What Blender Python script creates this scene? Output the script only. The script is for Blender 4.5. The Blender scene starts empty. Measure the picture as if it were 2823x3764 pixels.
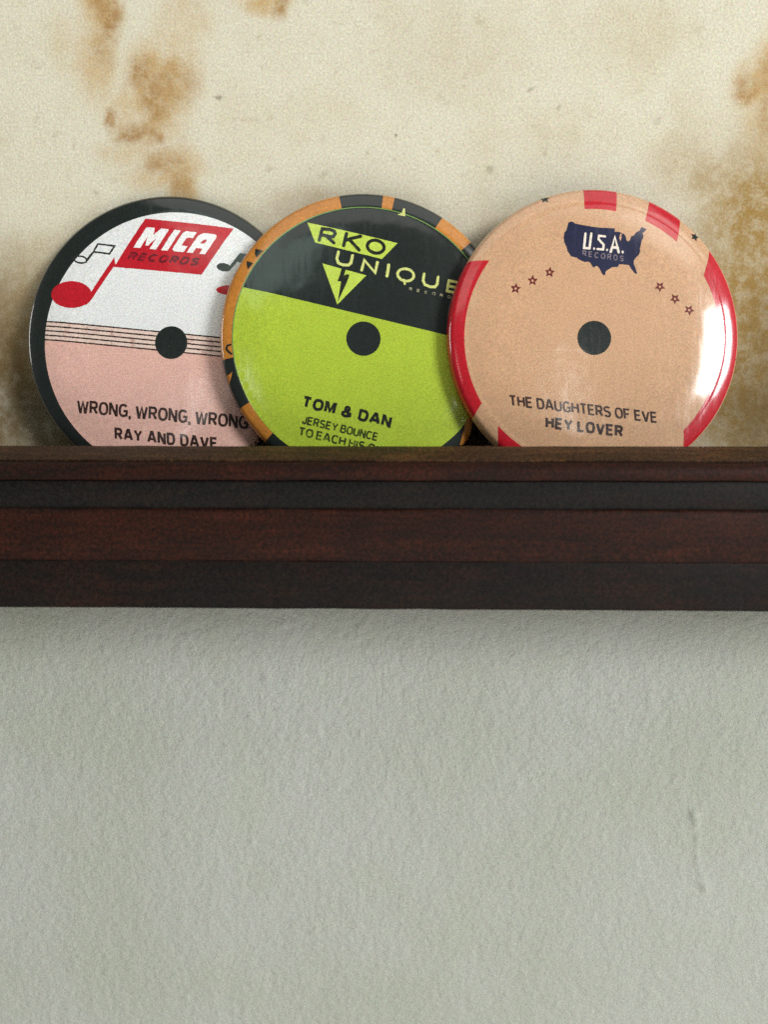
import bpy, bmesh, math, random
from mathutils import Vector, Matrix, noise
R_ = math.radians
scene = bpy.context.scene
COL = scene.collection
MM = 0.001

# ------------------------------------------------------------------ camera
cam_d = bpy.data.cameras.new("camera")
cam_d.sensor_fit = 'VERTICAL'; cam_d.sensor_height = 24.0
cam_d.lens = 2500.0 / 3764.0 * 24.0
cam_d.clip_start = 0.005; cam_d.clip_end = 50.0
cam = bpy.data.objects.new("camera", cam_d); COL.objects.link(cam)
cam.location = (0, -0.196, 0.0175)
cam.rotation_euler = (R_(82.0), 0, R_(1.2))
cam_d.dof.use_dof = True
cam_d.dof.focus_distance = 0.180
cam_d.dof.aperture_fstop = 5.6
scene.camera = cam

# ------------------------------------------------------------------ room light
world = bpy.data.worlds.new("World"); scene.world = world
world.use_nodes = True
bg = world.node_tree.nodes["Background"]
bg.inputs[0].default_value = (0.86, 0.93, 1.0, 1); bg.inputs[1].default_value = 0.045

def area(name, loc, target, sx, sy, watts, color):
    d = bpy.data.lights.new(name, 'AREA'); d.shape = 'RECTANGLE'
    d.size, d.size_y, d.energy, d.color = sx, sy, watts, color
    o = bpy.data.objects.new(name, d); COL.objects.link(o)
    o.location = loc
    o.rotation_euler = (Vector(target) - Vector(loc)).to_track_quat('-Z', 'Y').to_euler()
    return o
win = area("window_light", (1.41, -1.13, 0.53), (0.02, 0, 0.03), 0.76, 0.50, 66.0, (0.985, 0.99, 1.0))
area("ceiling_light", (0.10, -0.55, 1.15), (0, 0, 0.02), 1.4, 0.85, 3.9, (1.0, 0.98, 0.93))
area("floor_bounce_light", (0.25, -0.85, -0.75), (0, 0, 0), 1.8, 1.1, 13.5, (1.0, 0.97, 0.90))
area("far_window_light", (-1.3, -0.12, 0.36), (0, -0.02, 0.03), 0.20, 0.36, 2.4, (1.0, 0.97, 0.92))
area("door_gap_light", (0.67, -1.65, 0.47), (0.05, -0.02, 0.04), 0.045, 0.34, 0.36, (1.0, 0.98, 0.94))
area("hall_gap_light", (-0.64, -1.66, 0.40), (-0.04, -0.02, 0.03), 0.05, 0.34, 0.30, (1.0, 0.98, 0.94))

def curtained(o):
    """the window's sides fade behind sheer curtains"""
    l = o.data; l.use_nodes = True; n = l.node_tree.nodes; k = l.node_tree.links
    em = n["Emission"]
    g = n.new("ShaderNodeNewGeometry"); s = n.new("ShaderNodeSeparateXYZ"); k.new(g.outputs['Parametric'], s.inputs[0])
    def edge(v, soft):
        m = n.new("ShaderNodeMath"); m.operation = 'SUBTRACT'; k.new(v, m.inputs[0]); m.inputs[1].default_value = .5
        ab = n.new("ShaderNodeMath"); ab.operation = 'ABSOLUTE'; k.new(m.outputs[0], ab.inputs[0])
        r = n.new("ShaderNodeMapRange"); r.interpolation_type = 'SMOOTHSTEP'; k.new(ab.outputs[0], r.inputs[0])
        for i, x in zip((1, 2, 3, 4), (.5, .5-soft, 0, 1)): r.inputs[i].default_value = x
        return r.outputs[0]
    m = n.new("ShaderNodeMath"); m.operation = 'MULTIPLY'
    k.new(edge(s.outputs[0], .40), m.inputs[0]); k.new(edge(s.outputs[1], .16), m.inputs[1])
    k.new(m.outputs[0], em.inputs['Strength'])
curtained(win)
curtained(area("side_wall_light", (1.02, -1.06, 1.15), (0.05, -0.02, 0.04), 0.80, 0.50, 3.6, (1.0, 0.98, 0.92)))
area("added_sheen_light", (-0.34, -1.46, 1.06), (-0.02, -0.02, 0.04), 0.62, 0.42, 1.3, (0.78, 1.0, 0.90))  # unseen dim source, added for the sheen on the black face

vs = scene.view_settings
scene.display_settings.display_device = 'sRGB'
vs.view_transform = 'Standard'; vs.look = 'None'; vs.exposure = 0; vs.gamma = 1
scene.cycles.use_denoising = False
scene.cycles.caustics_reflective = False

# ------------------------------------------------------------------ material helpers
def srgb(r, g, b):
    f = lambda c: (c/255/12.92) if c/255 <= 0.04045 else ((c/255+0.055)/1.055)**2.4
    return (f(r), f(g), f(b), 1)
class NT:
    def __init__(s, name):
        s.m = bpy.data.materials.new(name); s.m.use_nodes = True
        s.t = s.m.node_tree; s.n = s.t.nodes; s.b = s.n["Principled BSDF"]
        s.tc = s.n.new("ShaderNodeTexCoord")
    def link(s, a, b): s.t.links.new(a, b)
    def noise(s, scale, detail=3, rough=.55, vec=None, dist=0):
        n = s.n.new("ShaderNodeTexNoise"); n.inputs['Scale'].default_value = scale
        n.inputs['Detail'].default_value = detail; n.inputs['Roughness'].default_value = rough
        n.inputs['Distortion'].default_value = dist
        s.link(vec or s.tc.outputs['Object'], n.inputs['Vector']); return n
    def ramp(s, fac, stops):
        r = s.n.new("ShaderNodeValToRGB"); e = r.color_ramp.elements
        while len(e) < len(stops): e.new(0.5)
        for k, (p, c) in enumerate(stops):
            e[k].position = p; e[k].color = c if len(c) == 4 else (*c, 1)
        s.link(fac, r.inputs[0]); return r.outputs[0]
    def mix(s, fac, a, b, mode='MIX'):
        m = s.n.new("ShaderNodeMix"); m.data_type = 'RGBA'; m.blend_type = mode; m.clamp_factor = True
        for sock, v in ((m.inputs[0], fac), (m.inputs[6], a), (m.inputs[7], b)):
            if hasattr(v, 'is_output'): s.link(v, sock)
            else: sock.default_value = v
        return m.outputs[2]
    def math(s, op, a, b=0.0, clamp=False):
        m = s.n.new("ShaderNodeMath"); m.operation = op; m.use_clamp = clamp
        for sock, v in ((m.inputs[0], a), (m.inputs[1], b)):
            if hasattr(v, 'is_output'): s.link(v, sock)
            else: sock.default_value = v
        return m.outputs[0]
    def maprange(s, v, a, b, c=0.0, d=1.0):
        m = s.n.new("ShaderNodeMapRange"); m.interpolation_type = 'SMOOTHSTEP'
        s.link(v, m.inputs[0])
        for k, x in zip((1, 2, 3, 4), (a, b, c, d)): m.inputs[k].default_value = x
        return m.outputs[0]
    def bump(s, h, dist, strength=1.0, normal=None):
        b = s.n.new("ShaderNodeBump"); b.inputs['Strength'].default_value = strength
        b.inputs['Distance'].default_value = dist
        s.link(h, b.inputs['Height'])
        if normal: s.link(normal, b.inputs['Normal'])
        return b.outputs[0]

def speckle(t, c, lum, chroma=.5, scale=2900):
    """fine fibre and speckle of the surface itself"""
    n = t.noise(scale, 1.5, .6); m = t.noise(scale*.8, 1, .5)
    def ma(v, k):
        x = t.n.new("ShaderNodeVectorMath"); x.operation = 'MULTIPLY_ADD'
        t.link(v, x.inputs[0]); x.inputs[1].default_value = (k, k, k); x.inputs[2].default_value = (1-k/2,)*3
        return x.outputs[0]
    def mul(a, b):
        x = t.n.new("ShaderNodeVectorMath"); x.operation = 'MULTIPLY'; t.link(a, x.inputs[0]); t.link(b, x.inputs[1]); return x.outputs[0]
    return mul(mul(c, ma(n.outputs[0], lum*4.6)), ma(m.outputs['Color'], lum*chroma*4))

def scale_col(c, k): return (min(1, c[0]*k), min(1, c[1]*k), min(1, c[2]*k), 1)

def print_mat(name, col, mottle=0.16, wear=None):
    """ink on paper under a glossy clear film"""
    t = NT(name)
    n1 = t.noise(900, 4, .7); n2 = t.noise(160, 3, .6)
    f = t.math('ADD', t.math('MULTIPLY', n1.outputs[0], .6), t.math('MULTIPLY', n2.outputs[0], .4))
    c = t.ramp(f, [(.30, scale_col(col, 1-mottle)), (.70, scale_col(col, 1+mottle))])
    if wear:
        w = t.noise(420, 3, .7)
        c = t.mix(t.maprange(w.outputs[0], .52, .66), c, wear)
    t.link(speckle(t, c, .18, .4, 2400), t.b.inputs['Base Color'])
    t.b.inputs['Roughness'].default_value = 0.55
    t.b.inputs['Specular IOR Level'].default_value = 0.15
    t.b.inputs['Coat Weight'].default_value = 1.0
    mp = t.n.new("ShaderNodeMapping"); mp.inputs['Rotation'].default_value = (0, R_(38), 0); mp.inputs['Scale'].default_value = (1, 1, .12)
    t.link(t.tc.outputs['Object'], mp.inputs[0])
    sc = t.noise(900, 4, .7, mp.outputs[0])
    t.link(t.maprange(sc.outputs[0], .4, .75, .11, .21), t.b.inputs['Coat Roughness'])
    t.b.inputs['Coat IOR'].default_value = 1.58
    w1 = t.noise(85, 2, .5); w2 = t.noise(230, 2, .5)
    h = t.math('ADD', w1.outputs[0], t.math('MULTIPLY', w2.outputs[0], .12))
    t.link(t.bump(h, 0.00016), t.b.inputs['Coat Normal'])
    return t.m

M = {}
M['black_print'] = print_mat("black_print", srgb(28, 35, 32), .3)
M['white_paper'] = print_mat("white_paper", srgb(226, 228, 226), .05)
M['pink_paper'] = print_mat("pink_paper", srgb(224, 179, 164), .10)
M['staff_paper'] = print_mat("staff_paper", srgb(226, 202, 188), .12, srgb(200, 160, 146))
M['red_ink'] = print_mat("red_ink", srgb(186, 24, 38), .14)
M['dark_red_ink'] = print_mat("dark_red_ink", srgb(104, 20, 32), .25, srgb(150, 26, 40))
M['white_ink'] = print_mat("white_ink", srgb(236, 236, 234), .03)
M['brown_ink'] = print_mat("brown_ink", srgb(50, 33, 29), .25, srgb(84, 58, 50))
M['note_ink'] = print_mat("note_ink", srgb(44, 46, 40), .3)
M['green_paper'] = print_mat("green_paper", srgb(166, 188, 55), .10)
M['pale_green_ink'] = print_mat("pale_green_ink", srgb(184, 205, 80), .12)
M['cream_green_ink'] = print_mat("cream_green_ink", srgb(202, 208, 124), .12)
M['faded_cream_ink'] = print_mat("faded_cream_ink", srgb(165, 158, 128), .2, srgb(60, 60, 52))
M['orange_print'] = print_mat("orange_print", srgb(188, 122, 48), .16)
M['edge_ink'] = print_mat("edge_ink", srgb(112, 142, 78), .3)
M['black_ink'] = print_mat("black_ink", srgb(26, 30, 24), .2, srgb(48, 56, 28))
M['olive_ink'] = print_mat("olive_ink", srgb(48, 60, 20), .25, srgb(96, 116, 34))
M['tan_paper'] = print_mat("tan_paper", srgb(198, 157, 121), .09)
M['navy_ink'] = print_mat("navy_ink", srgb(30, 33, 62), .25)
M['cream_ink'] = print_mat("cream_ink", srgb(232, 220, 204), .06)
M['faded_grey_ink'] = print_mat("faded_grey_ink", srgb(128, 116, 122), .2, srgb(58, 56, 76))
M['maroon_ink'] = print_mat("maroon_ink", srgb(104, 34, 34), .2)

def metal_mat():
    t = NT("badge_back_tin"); t.b.inputs['Base Color'].default_value = (.5, .49, .46, 1)
    t.b.inputs['Metallic'].default_value = 1; 
    n = t.noise(300, 3); t.link(t.ramp(n.outputs[0], [(.3, (.25,)*3), (.7, (.45,)*3)]), t.b.inputs['Roughness'])
    return t.m
M['tin'] = metal_mat()

def wood_mat(name, dark, mid, light, rough=.62):
    t = NT(name)
    mp = t.n.new("ShaderNodeMapping"); mp.inputs['Scale'].default_value = (.10, 1, 1)
    t.link(t.tc.outputs['Object'], mp.inputs[0])
    g = t.noise(520, 4, .65, mp.outputs[0], .6)
    bl = t.noise(38, 3, .6); fine = t.noise(1500, 3, .8)
    f = t.math('ADD', t.math('MULTIPLY', g.outputs[0], .45), t.math('ADD', t.math('MULTIPLY', bl.outputs[0], .35), t.math('MULTIPLY', fine.outputs[0], .2)))
    c = t.ramp(f, [(.36, dark), (.5, mid), (.66, light)])
    t.link(speckle(t, c, .55, .4, 1500), t.b.inputs['Base Color'])
    t.b.inputs['Roughness'].default_value = rough
    t.b.inputs['Specular IOR Level'].default_value = .15
    t.link(t.bump(t.math('ADD', g.outputs[0], fine.outputs[0]), .00012, .6), t.b.inputs['Normal'])
    return t.m
M['wood'] = wood_mat("red_brown_wood", (.0085, .0042, .0030), (.0205, .0056, .0029), (.038, .0092, .0038))
M['wood_top'] = wood_mat("lit_worn_wood_top", (.020, .0100, .0052), (.040, .0195, .0085), (.105, .047, .016))  # light on the lip's top put into a paler colour, with worn orange chips
M['wood_dark'] = wood_mat("black_stained_wood", (.0050, .0050, .0044), (.0082, .0071, .0060), (.0160, .0078, .0056))
M['wood_umber'] = wood_mat("umber_wood", (.0050, .0041, .0035), (.0086, .0052, .0040), (.0190, .0068, .0042))

def upper_wall_mat():
    t = NT("stained_plaster")
    wn = t.noise(55, 4, .6)
    sub = t.n.new("ShaderNodeVectorMath"); sub.operation = 'SUBTRACT'
    t.link(wn.outputs['Color'], sub.inputs[0]); sub.inputs[1].default_value = (.5, .5, .5)
    sc = t.n.new("ShaderNodeVectorMath"); sc.operation = 'SCALE'; sc.inputs['Scale'].default_value = .010
    t.link(sub.outputs[0], sc.inputs[0])
    ad = t.n.new("ShaderNodeVectorMath"); ad.operation = 'ADD'
    t.link(t.tc.outputs['Object'], ad.inputs[0]); t.link(sc.outputs[0], ad.inputs[1])
    P = ad.outputs[0]
    patch = t.noise(170, 6, .7); fine_patch = t.noise(230, 7, .78); grain = t.noise(1400, 3, .7); soft = t.noise(28, 4, .6)
    base = t.ramp(soft.outputs[0], [(.3, srgb(203, 196, 171)), (.5, srgb(210, 206, 186)), (.62, srgb(205, 199, 177)), (.75, srgb(193, 184, 156))])
    # dirt speckle
    dirt = t.noise(210, 6, .75)
    base = t.mix(t.maprange(dirt.outputs[0], .54, .74, 0, .42), base, srgb(148, 132, 98))
    base = t.mix(t.maprange(grain.outputs[0], .35, .75, 0, .22), base, srgb(172, 160, 128))
    def blob(x, z, sx, sz, a=1.3, b=.25):
        s = t.n.new("ShaderNodeVectorMath"); s.operation = 'SUBTRACT'; t.link(P, s.inputs[0]); s.inputs[1].default_value = (x*MM, 0, z*MM)
        m = t.n.new("ShaderNodeVectorMath"); m.operation = 'MULTIPLY'; t.link(s.outputs[0], m.inputs[0])
        m.inputs[1].default_value = (1000/sx, 0, 1000/sz)
        l = t.n.new("ShaderNodeVectorMath"); l.operation = 'LENGTH'; t.link(m.outputs[0], l.inputs[0])
        return t.maprange(l.outputs['Value'], a, b)
    def stain_shade(col, blobs, lo=.35, hi=.62, gain=1.0, pat=None, low=.35):
        nonlocal base
        acc = None
        for bl in blobs:
            k = bl[4] if len(bl) > 4 else 1.0
            v = t.math('MULTIPLY', blob(*bl[:4]), k)
            acc = v if acc is None else t.math('MAXIMUM', acc, v)
        pt = t.maprange((pat or patch).outputs[0], lo, hi, low, 1.0)
        base = t.mix(t.math('MULTIPLY', t.math('MULTIPLY', acc, pt), gain, True), base, col)
    # coordinates in mm on the wall
    stain_shade(srgb(188, 160, 112), STAINS_SOFT, lo=.30, hi=.62, gain=.95)
    stain_shade(srgb(156, 119, 70), STAINS_HARD, lo=.40, hi=.58, gain=.95, pat=fine_patch)
    stain_shade(srgb(152, 123, 70), STAINS_YELLOW, lo=.38, hi=.58, gain=1.0, pat=fine_patch, low=.6)
    stain_shade(srgb(112, 92, 58), STAINS_SHADE, lo=.2, hi=.6, gain=.95)
    stain_shade(srgb(110, 100, 76), STAINS_SPECK, lo=.1, hi=.3, gain=.6)
    t.link(speckle(t, base, .15, .35, 1700), t.b.inputs['Base Color'])
    t.b.inputs['Roughness'].default_value = .9; t.b.inputs['Specular IOR Level'].default_value = .15
    t.link(t.bump(t.math('ADD', grain.outputs[0], patch.outputs[0]), .00015, .6), t.b.inputs['Normal'])
    return t.m
Z0 = 17.5
STAINS_SOFT = [(-80, 108+Z0, 6.5, 13), (-82, 95+Z0, 7, 13, .8), (-64, 90+Z0, 12, 11), (-60, 96+Z0, 9, 8, .6), (-70, 82+Z0, 12, 8, .8), (-66, 85+Z0, 11, 15),
    (-63, 67+Z0, 11, 6.5), (-60, 61+Z0, 6, 9), (-35, 109+Z0, 8, 4), (-57, 104+Z0, 9, 8, .45), (95, 87+Z0, 8, 8), (100, 92+Z0, 8, 10), (-90, 100+Z0, 5, 8, .3), (-74, 72+Z0, 10, 4, .5), (97, 76+Z0, 7, 9, .6)]
STAINS_HARD = [(-78, 105+Z0, 4.2, 8, .9), (-79.5, 113+Z0, 5, 8, .9), (-80, 97+Z0, 4, 5, .5), (-68.5, 91+Z0, 5.5, 5.5, .9), (-65.5, 84+Z0, 5.5, 7.5, .85), (-60, 88+Z0, 7, 7, .6),
    (-79, 80.5+Z0, 2.4, 3, .95), (-73, 77+Z0, 6, 2.8, .9), (-67, 75+Z0, 3.4, 2.8, .9), (-64.5, 68.5+Z0, 7.5, 4, .8), (-60, 63+Z0, 4.5, 5.5, .65), (-31, 108+Z0, 2.4, 3.2, .9), (93, 86+Z0, 5, 5, .8), (99, 89+Z0, 5, 6, .7), (99, 79+Z0, 3.5, 7, .6)]
STAINS_YELLOW = [(98, 54+Z0, 21, 23), (100, 30+Z0, 30, 34), (84, 63+Z0, 9, 8, .7), (97, 8+Z0, 26, 28), (78, 66+Z0, 15, 9, .4),
    (-104, 26+Z0, 18, 24, .7), (-96, 44+Z0, 13, 10, .4), (38, 52+Z0, 20, 8, .4), (-20, 56+Z0, 30, 7, .3), (-85, 50+Z0, 12, 6, .35), (15, 95+Z0, 26, 14, .16), (60, 100+Z0, 20, 12, .14)]
STAINS_SHADE = [(-116, 8+Z0, 28, 38), (-104, -8+Z0, 40, 18, .9), (112, -2+Z0, 26, 28, .95), (104, 20+Z0, 12, 22, .5)]  # left blobs paint the left badge's shadow on the wall; right ones brown staining
STAINS_SPECK = [(-50, 85+Z0, .8, .8), (-1.5, 74.6+Z0, .7, .5), (35, 87+Z0, 1, .8, .7), (43, 82+Z0, .8, .9, .6), (-8, 70+Z0, .6, .6, .5), (25, 66+Z0, 1, .8, .6), (69, 78+Z0, 1.4, 1.2, .3), (-84, 60+Z0, 1.5, 1, .4)]
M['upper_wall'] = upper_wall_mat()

def lower_wall_mat():
    t = NT("grey_green_paint")
    a = t.noise(14, 3, .5); b = t.noise(33, 3, .5); g = t.noise(1100, 3, .7); d = t.noise(560, 4, .7)
    c = t.ramp(a.outputs[0], [(.35, srgb(160, 164, 152)), (.5, srgb(164, 167, 158)), (.65, srgb(167, 170, 162))])
    c = t.mix(t.maprange(b.outputs[0], .5, .72, 0, .30), c, srgb(160, 166, 148))
    c = t.mix(t.maprange(g.outputs[0], .4, .8, 0, .16), c, srgb(112, 110, 96))
    t.link(speckle(t, c, .15, .4, 1800), t.b.inputs['Base Color'])
    t.b.inputs['Roughness'].default_value = .62; t.b.inputs['Specular IOR Level'].default_value = .35
    h = t.math('ADD', t.math('MULTIPLY', d.outputs[0], .8), t.math('MULTIPLY', g.outputs[0], .25))
    t.link(t.bump(h, .0011, .65), t.b.inputs['Normal'])
    return t.m
M['lower_wall'] = lower_wall_mat()

# ------------------------------------------------------------------ object helpers
def link_mesh(name, me, mat, parent=None, smooth=True):
    o = bpy.data.objects.new(name, me); COL.objects.link(o)
    if mat: me.materials.append(mat)
    if smooth:
        me.polygons.foreach_set('use_smooth', [True]*len(me.polygons))
    if parent: o.parent = parent
    return o

# ------------------------------------------------------------------ walls
def wall_grid(name, x0, x1, z0, z1, nx, nz, height, mat):
    vs_, fs = [], []
    for j in range(nz+1):
        for i in range(nx+1):
            x = x0+(x1-x0)*i/nx; z = z0+(z1-z0)*j/nz
            vs_.append((x*MM, -height(x, z)*MM, z*MM))
    for j in range(nz):
        for i in range(nx):
            a = j*(nx+1)+i
            fs.append((a, a+1, a+nx+2, a+nx+1))
    me = bpy.data.meshes.new(name); me.from_pydata(vs_, [], fs)
    o = link_mesh(name, me, mat)
    o["kind"] = "structure"
    return o
def h_up(x, z):
    return .10*noise.noise((x/14, z/14, 3.1))
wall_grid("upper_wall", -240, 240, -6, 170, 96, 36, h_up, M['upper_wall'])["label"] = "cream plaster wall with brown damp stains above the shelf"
def h_low(x, z):
    h = .11*noise.noise((x/5.5, z/8.5, 7.7)) + .15*noise.noise((x/2.1, z/2.5, 1.3)) + .085*noise.noise((x/1.0, z/1.2, 9.2))
    p = noise.noise((x/3.2, z/4.2, 21.0))
    h += .30*max(0, p-.30)                                          # paint nibs
    # long dried paint run
    t = (z+99.7)/-29.2
    if -0.1 < t < 1.1:
        cx = 89.8+6.3*t+.8*math.sin(t*7); w = 1.05+.35*math.sin(t*9)
        e = max(0.0, 1-abs(t-.5)*1.8)
        amp = .42*e+.85*math.exp(-((t-.15)/.075)**2)+.6*math.exp(-((t-.97)/.06)**2)
        h += amp*math.exp(-((x-cx)/w)**2)
    for (bx, bz, br, bh) in NIBS:
        d = ((x-bx)**2+((z-bz)*.8)**2)/(br*br)
        if d < 6: h += bh*math.exp(-d)
    return h
random.seed(5)
NIBS = [(random.uniform(-150, 150), random.uniform(-250, -40), random.uniform(.4, .9), random.uniform(.12, .4)) for _ in range(46)]
wall_grid("lower_wall", -180, 180, -262, -6, 520, 370, h_low, M['lower_wall'])["label"] = "grey green painted wall with bumpy brushed paint below the shelf"

# ------------------------------------------------------------------ shelf
def extrude_profile(name, pts, mat, parent, x0=-175, x1=175, n=140, wob=.10, seed=0.0):
    """closed profile (y, z) in mm, extruded along x with a slight hand-planed waviness; capped ends"""
    bm = bmesh.new(); rows = []
    for i in range(n+1):
        x = x0+(x1-x0)*i/n; row = []
        for k, (y, z) in enumerate(pts):
            dy = wob*noise.noise((x/9, k*.7, seed)); dz = wob*noise.noise((x/11, k*.7+40, seed))
            row.append(bm.verts.new((x*MM, (y+dy)*MM, (z+dz)*MM)))
        rows.append(row)
    m = len(pts)
    for i in range(n):
        for k in range(m):
            bm.faces.new((rows[i][k], rows[i][(k+1) % m], rows[i+1][(k+1) % m], rows[i+1][k]))
    bm.faces.new(rows[0]); bm.faces.new(rows[-1][::-1])
    bmesh.ops.recalc_face_normals(bm, faces=bm.faces)
    me = bpy.data.meshes.new(name); bm.to_mesh(me); bm.free()
    o = link_mesh(name, me, mat, parent)
    sharp_edges(me, 40)
    return o
def sharp_edges(me, deg):
    bm = bmesh.new(); bm.from_mesh(me)
    for e in bm.edges:
        if len(e.link_faces) == 2 and e.calc_face_angle(0) > R_(deg): e.smooth = False
    bm.to_mesh(me); bm.free()
def arc(cy, cz, r, a0, a1, n): return [(cy+r*math.cos(R_(a0+(a1-a0)*k/n)), cz+r*math.sin(R_(a0+(a1-a0)*k/n))) for k in range(n+1)]

shelf = bpy.data.objects.new("wooden_shelf", None); COL.objects.link(shelf)
shelf["label"] = "dark red-brown moulded wooden shelf with a raised front lip, fixed across the wall"
shelf["category"] = "shelf"
# y is measured from the wall; the camera is on the -y side
extrude_profile("shelf_board", [(-.3, 0), (-.3, -25.2), (-42.8, -25.2), (-42.8, 0)], M['wood'], shelf, seed=1)
cap = [(-33.2, 8.6), (-33.2, 9.4), (-33.8, 10.3), (-35.2, 10.55), (-38, 10.0), (-41, 9.1), (-43.6, 8.2), (-44.2, 7.9), (-44.2, 7.55)]
extrude_profile("lip_cap", cap, M['wood_top'], shelf, wob=.12, seed=6)
lip = [(-33.25, .1), (-33.25, 8.5), (-44.3, 7.48), (-45.8, 7.0), (-46.6, 6.0), (-46.9, 4.9), (-46.7, 4.0), (-46.3, 3.5), (-43.0, 3.35), (-43.0, .1)]
extrude_profile("front_lip", lip, M['wood'], shelf, wob=.12, seed=2)
extrude_profile("cove_strip", [(-43.05, 3.2), (-45.5, 3.2), (-45.9, 1.8), (-45.9, -1.4), (-45.6, -2.9), (-43.05, -2.9)], M['wood_dark'], shelf, seed=3)
extrude_profile("fascia", [(-43.05, -3.0), (-45.9, -3.0), (-46.5, -3.5), (-46.7, -4.4), (-46.6, -9.0), (-46.4, -14.2), (-46.0, -14.8), (-43.05, -14.8)], M['wood'], shelf, seed=4)
extrude_profile("base_moulding", [(-43.05, -14.9), (-46.0, -14.9), (-46.2, -15.6), (-46.2, -20), (-46.2, -25.2), (-45.6, -26.0), (-44.9, -26.2), (-43.05, -26.2)], M['wood_umber'], shelf, seed=5)

# ------------------------------------------------------------------ badges
RAD = 38.0
def profile():
    """front surface of a button badge, centre to rolled edge: list of (r, z, tilt of normal)"""
    pts = [(0.0, 0.0, 0.0)]; r = z = 0.0; dr = .1
    def tilt(r):
        if r < 23: return .6*r/23
        if r < 33.0:
            t = (r-23)/10.0; return .6+7.6*t*t*(3-2*t)
        if r < 33.6:
            t = (r-33.0)/.6; return 8.2-7.4*t*t*(3-2*t)
        if r < 34.2:
            t = (r-33.6)/.6; return .8+6.2*t
        return 7.0+11.0*(r-34.2)/2.4
    while r < 36.6-1e-6:
        a = tilt(r+dr/2); z -= dr*math.tan(R_(a)); r += dr
        pts.append((r, z, tilt(r)))
    a0, a1 = 18.0, 90.0
    rho = (RAD-r)/(math.sin(R_(a1))-math.sin(R_(a0))); r0, z0 = r, z
    for k in range(1, 33):
        a = a0+(a1-a0)*k/32
        pts.append((r0+rho*(math.sin(R_(a))-math.sin(R_(a0))), z0-rho*(math.cos(R_(a0))-math.cos(R_(a))), a))
    return pts
PROF = profile()
Z_EDGE = PROF[-1][1]
def side():   # rolled edge tucked behind
    return [(RAD, Z_EDGE-1.2, 92.0), (RAD-.15, Z_EDGE-2.0, 105.0), (RAD-.7, Z_EDGE-2.6, 140.0), (RAD-1.6, Z_EDGE-2.8, 178.0)]
FULL = PROF+side()
PR = [p[0] for p in PROF]
def face(r):
    r = min(r, RAD-.12)
    import bisect
    k = min(max(1, bisect.bisect_left(PR, r)), len(PR)-1)
    a, b = PROF[k-1], PROF[k]; t = (r-a[0])/(b[0]-a[0]) if b[0] > a[0] else 0
    return a[1]+(b[1]-a[1])*t, a[2]+(b[2]-a[2])*t
LAYER = .022
def to3(u, v, h=0.0):
    """badge local: x right, y into the wall, z up"""
    r = math.hypot(u, v)
    if r > RAD-.12: u, v, r = u*(RAD-.12)/r, v*(RAD-.12)/r, RAD-.12
    z, a = face(r)
    nx = math.sin(R_(a)); nz = math.cos(R_(a))
    cu, cv = (u/r, v/r) if r > 1e-6 else (0, 0)
    p = ((u+cu*nx*h), -(z+nz*h), (v+cv*nx*h))
    return p, (cu*nx, -nz, cv*nx)
def set_normals(me, nrm):
    me.polygons.foreach_set('use_smooth', [True]*len(me.polygons))
    me.normals_split_custom_set_from_vertices(nrm)

def curve_fill(loops):
    cu = bpy.data.curves.new("tmp", 'CURVE'); cu.dimensions = '2D'; cu.fill_mode = 'BOTH'
    for lp in loops:
        s = cu.splines.new('POLY'); s.points.add(len(lp)-1)
        for p, q in zip(s.points, lp): p.co = (q[0], q[1], 0, 1)
        s.use_cyclic_u = True
    o = bpy.data.objects.new("tmp", cu)
    me = bpy.data.meshes.new_from_object(o)
    bpy.data.objects.remove(o); bpy.data.curves.remove(cu)
    return me
def drape(name, me2d, layer, mat, parent, step=1.2, rough=0.0):
    """cut a flat print into small faces and lay it on the badge's front"""
    bm = bmesh.new(); bm.from_mesh(me2d); bpy.data.meshes.remove(me2d)
    bmesh.ops.remove_doubles(bm, verts=bm.verts, dist=1e-4)
    if bm.verts:
        xs = [v.co.x for v in bm.verts]; ys = [v.co.y for v in bm.verts]
        for ax, lo, hi in ((0, min(xs), max(xs)), (1, min(ys), max(ys))):
            k = math.ceil(lo/step)
            while k*step < hi:
                co = [0, 0, 0]; no = [0, 0, 0]; co[ax] = k*step; no[ax] = 1
                bmesh.ops.bisect_plane(bm, geom=bm.verts[:]+bm.edges[:]+bm.faces[:], dist=1e-5, plane_co=co, plane_no=no)
                k += 1
    nrm = []
    for v in bm.verts:
        u, w = v.co.x, v.co.y
        if rough:
            u += rough*noise.noise((u*2.2, w*2.2, 5+layer)); w += rough*noise.noise((u*2.2, w*2.2, 55+layer))
        p, n = to3(u, w, LAYER*(layer+v.co.z))
        v.co = (p[0]*MM, p[1]*MM, p[2]*MM); nrm.append(n)
    bm.normal_update()
    flip = [f for f in bm.faces if f.normal.y > 0]
    if flip: bmesh.ops.reverse_faces(bm, faces=flip)
    me = bpy.data.meshes.new(name); bm.to_mesh(me); bm.free()
    o = link_mesh(name, me, mat, parent)
    set_normals(me, nrm)
    return o
def shape(name, loops, layer, mat, parent, step=1.2, rough=.05):
    dense = []
    for lp in loops:
        out = []
        for k in range(len(lp)):
            a, b = lp[k], lp[(k+1) % len(lp)]; n = max(1, int(math.dist(a, b)/.35))
            out += [(a[0]+(b[0]-a[0])*i/n, a[1]+(b[1]-a[1])*i/n) for i in range(n)]
        dense.append(out)
    return drape(name, curve_fill(dense), layer, mat, parent, step, rough)
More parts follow.
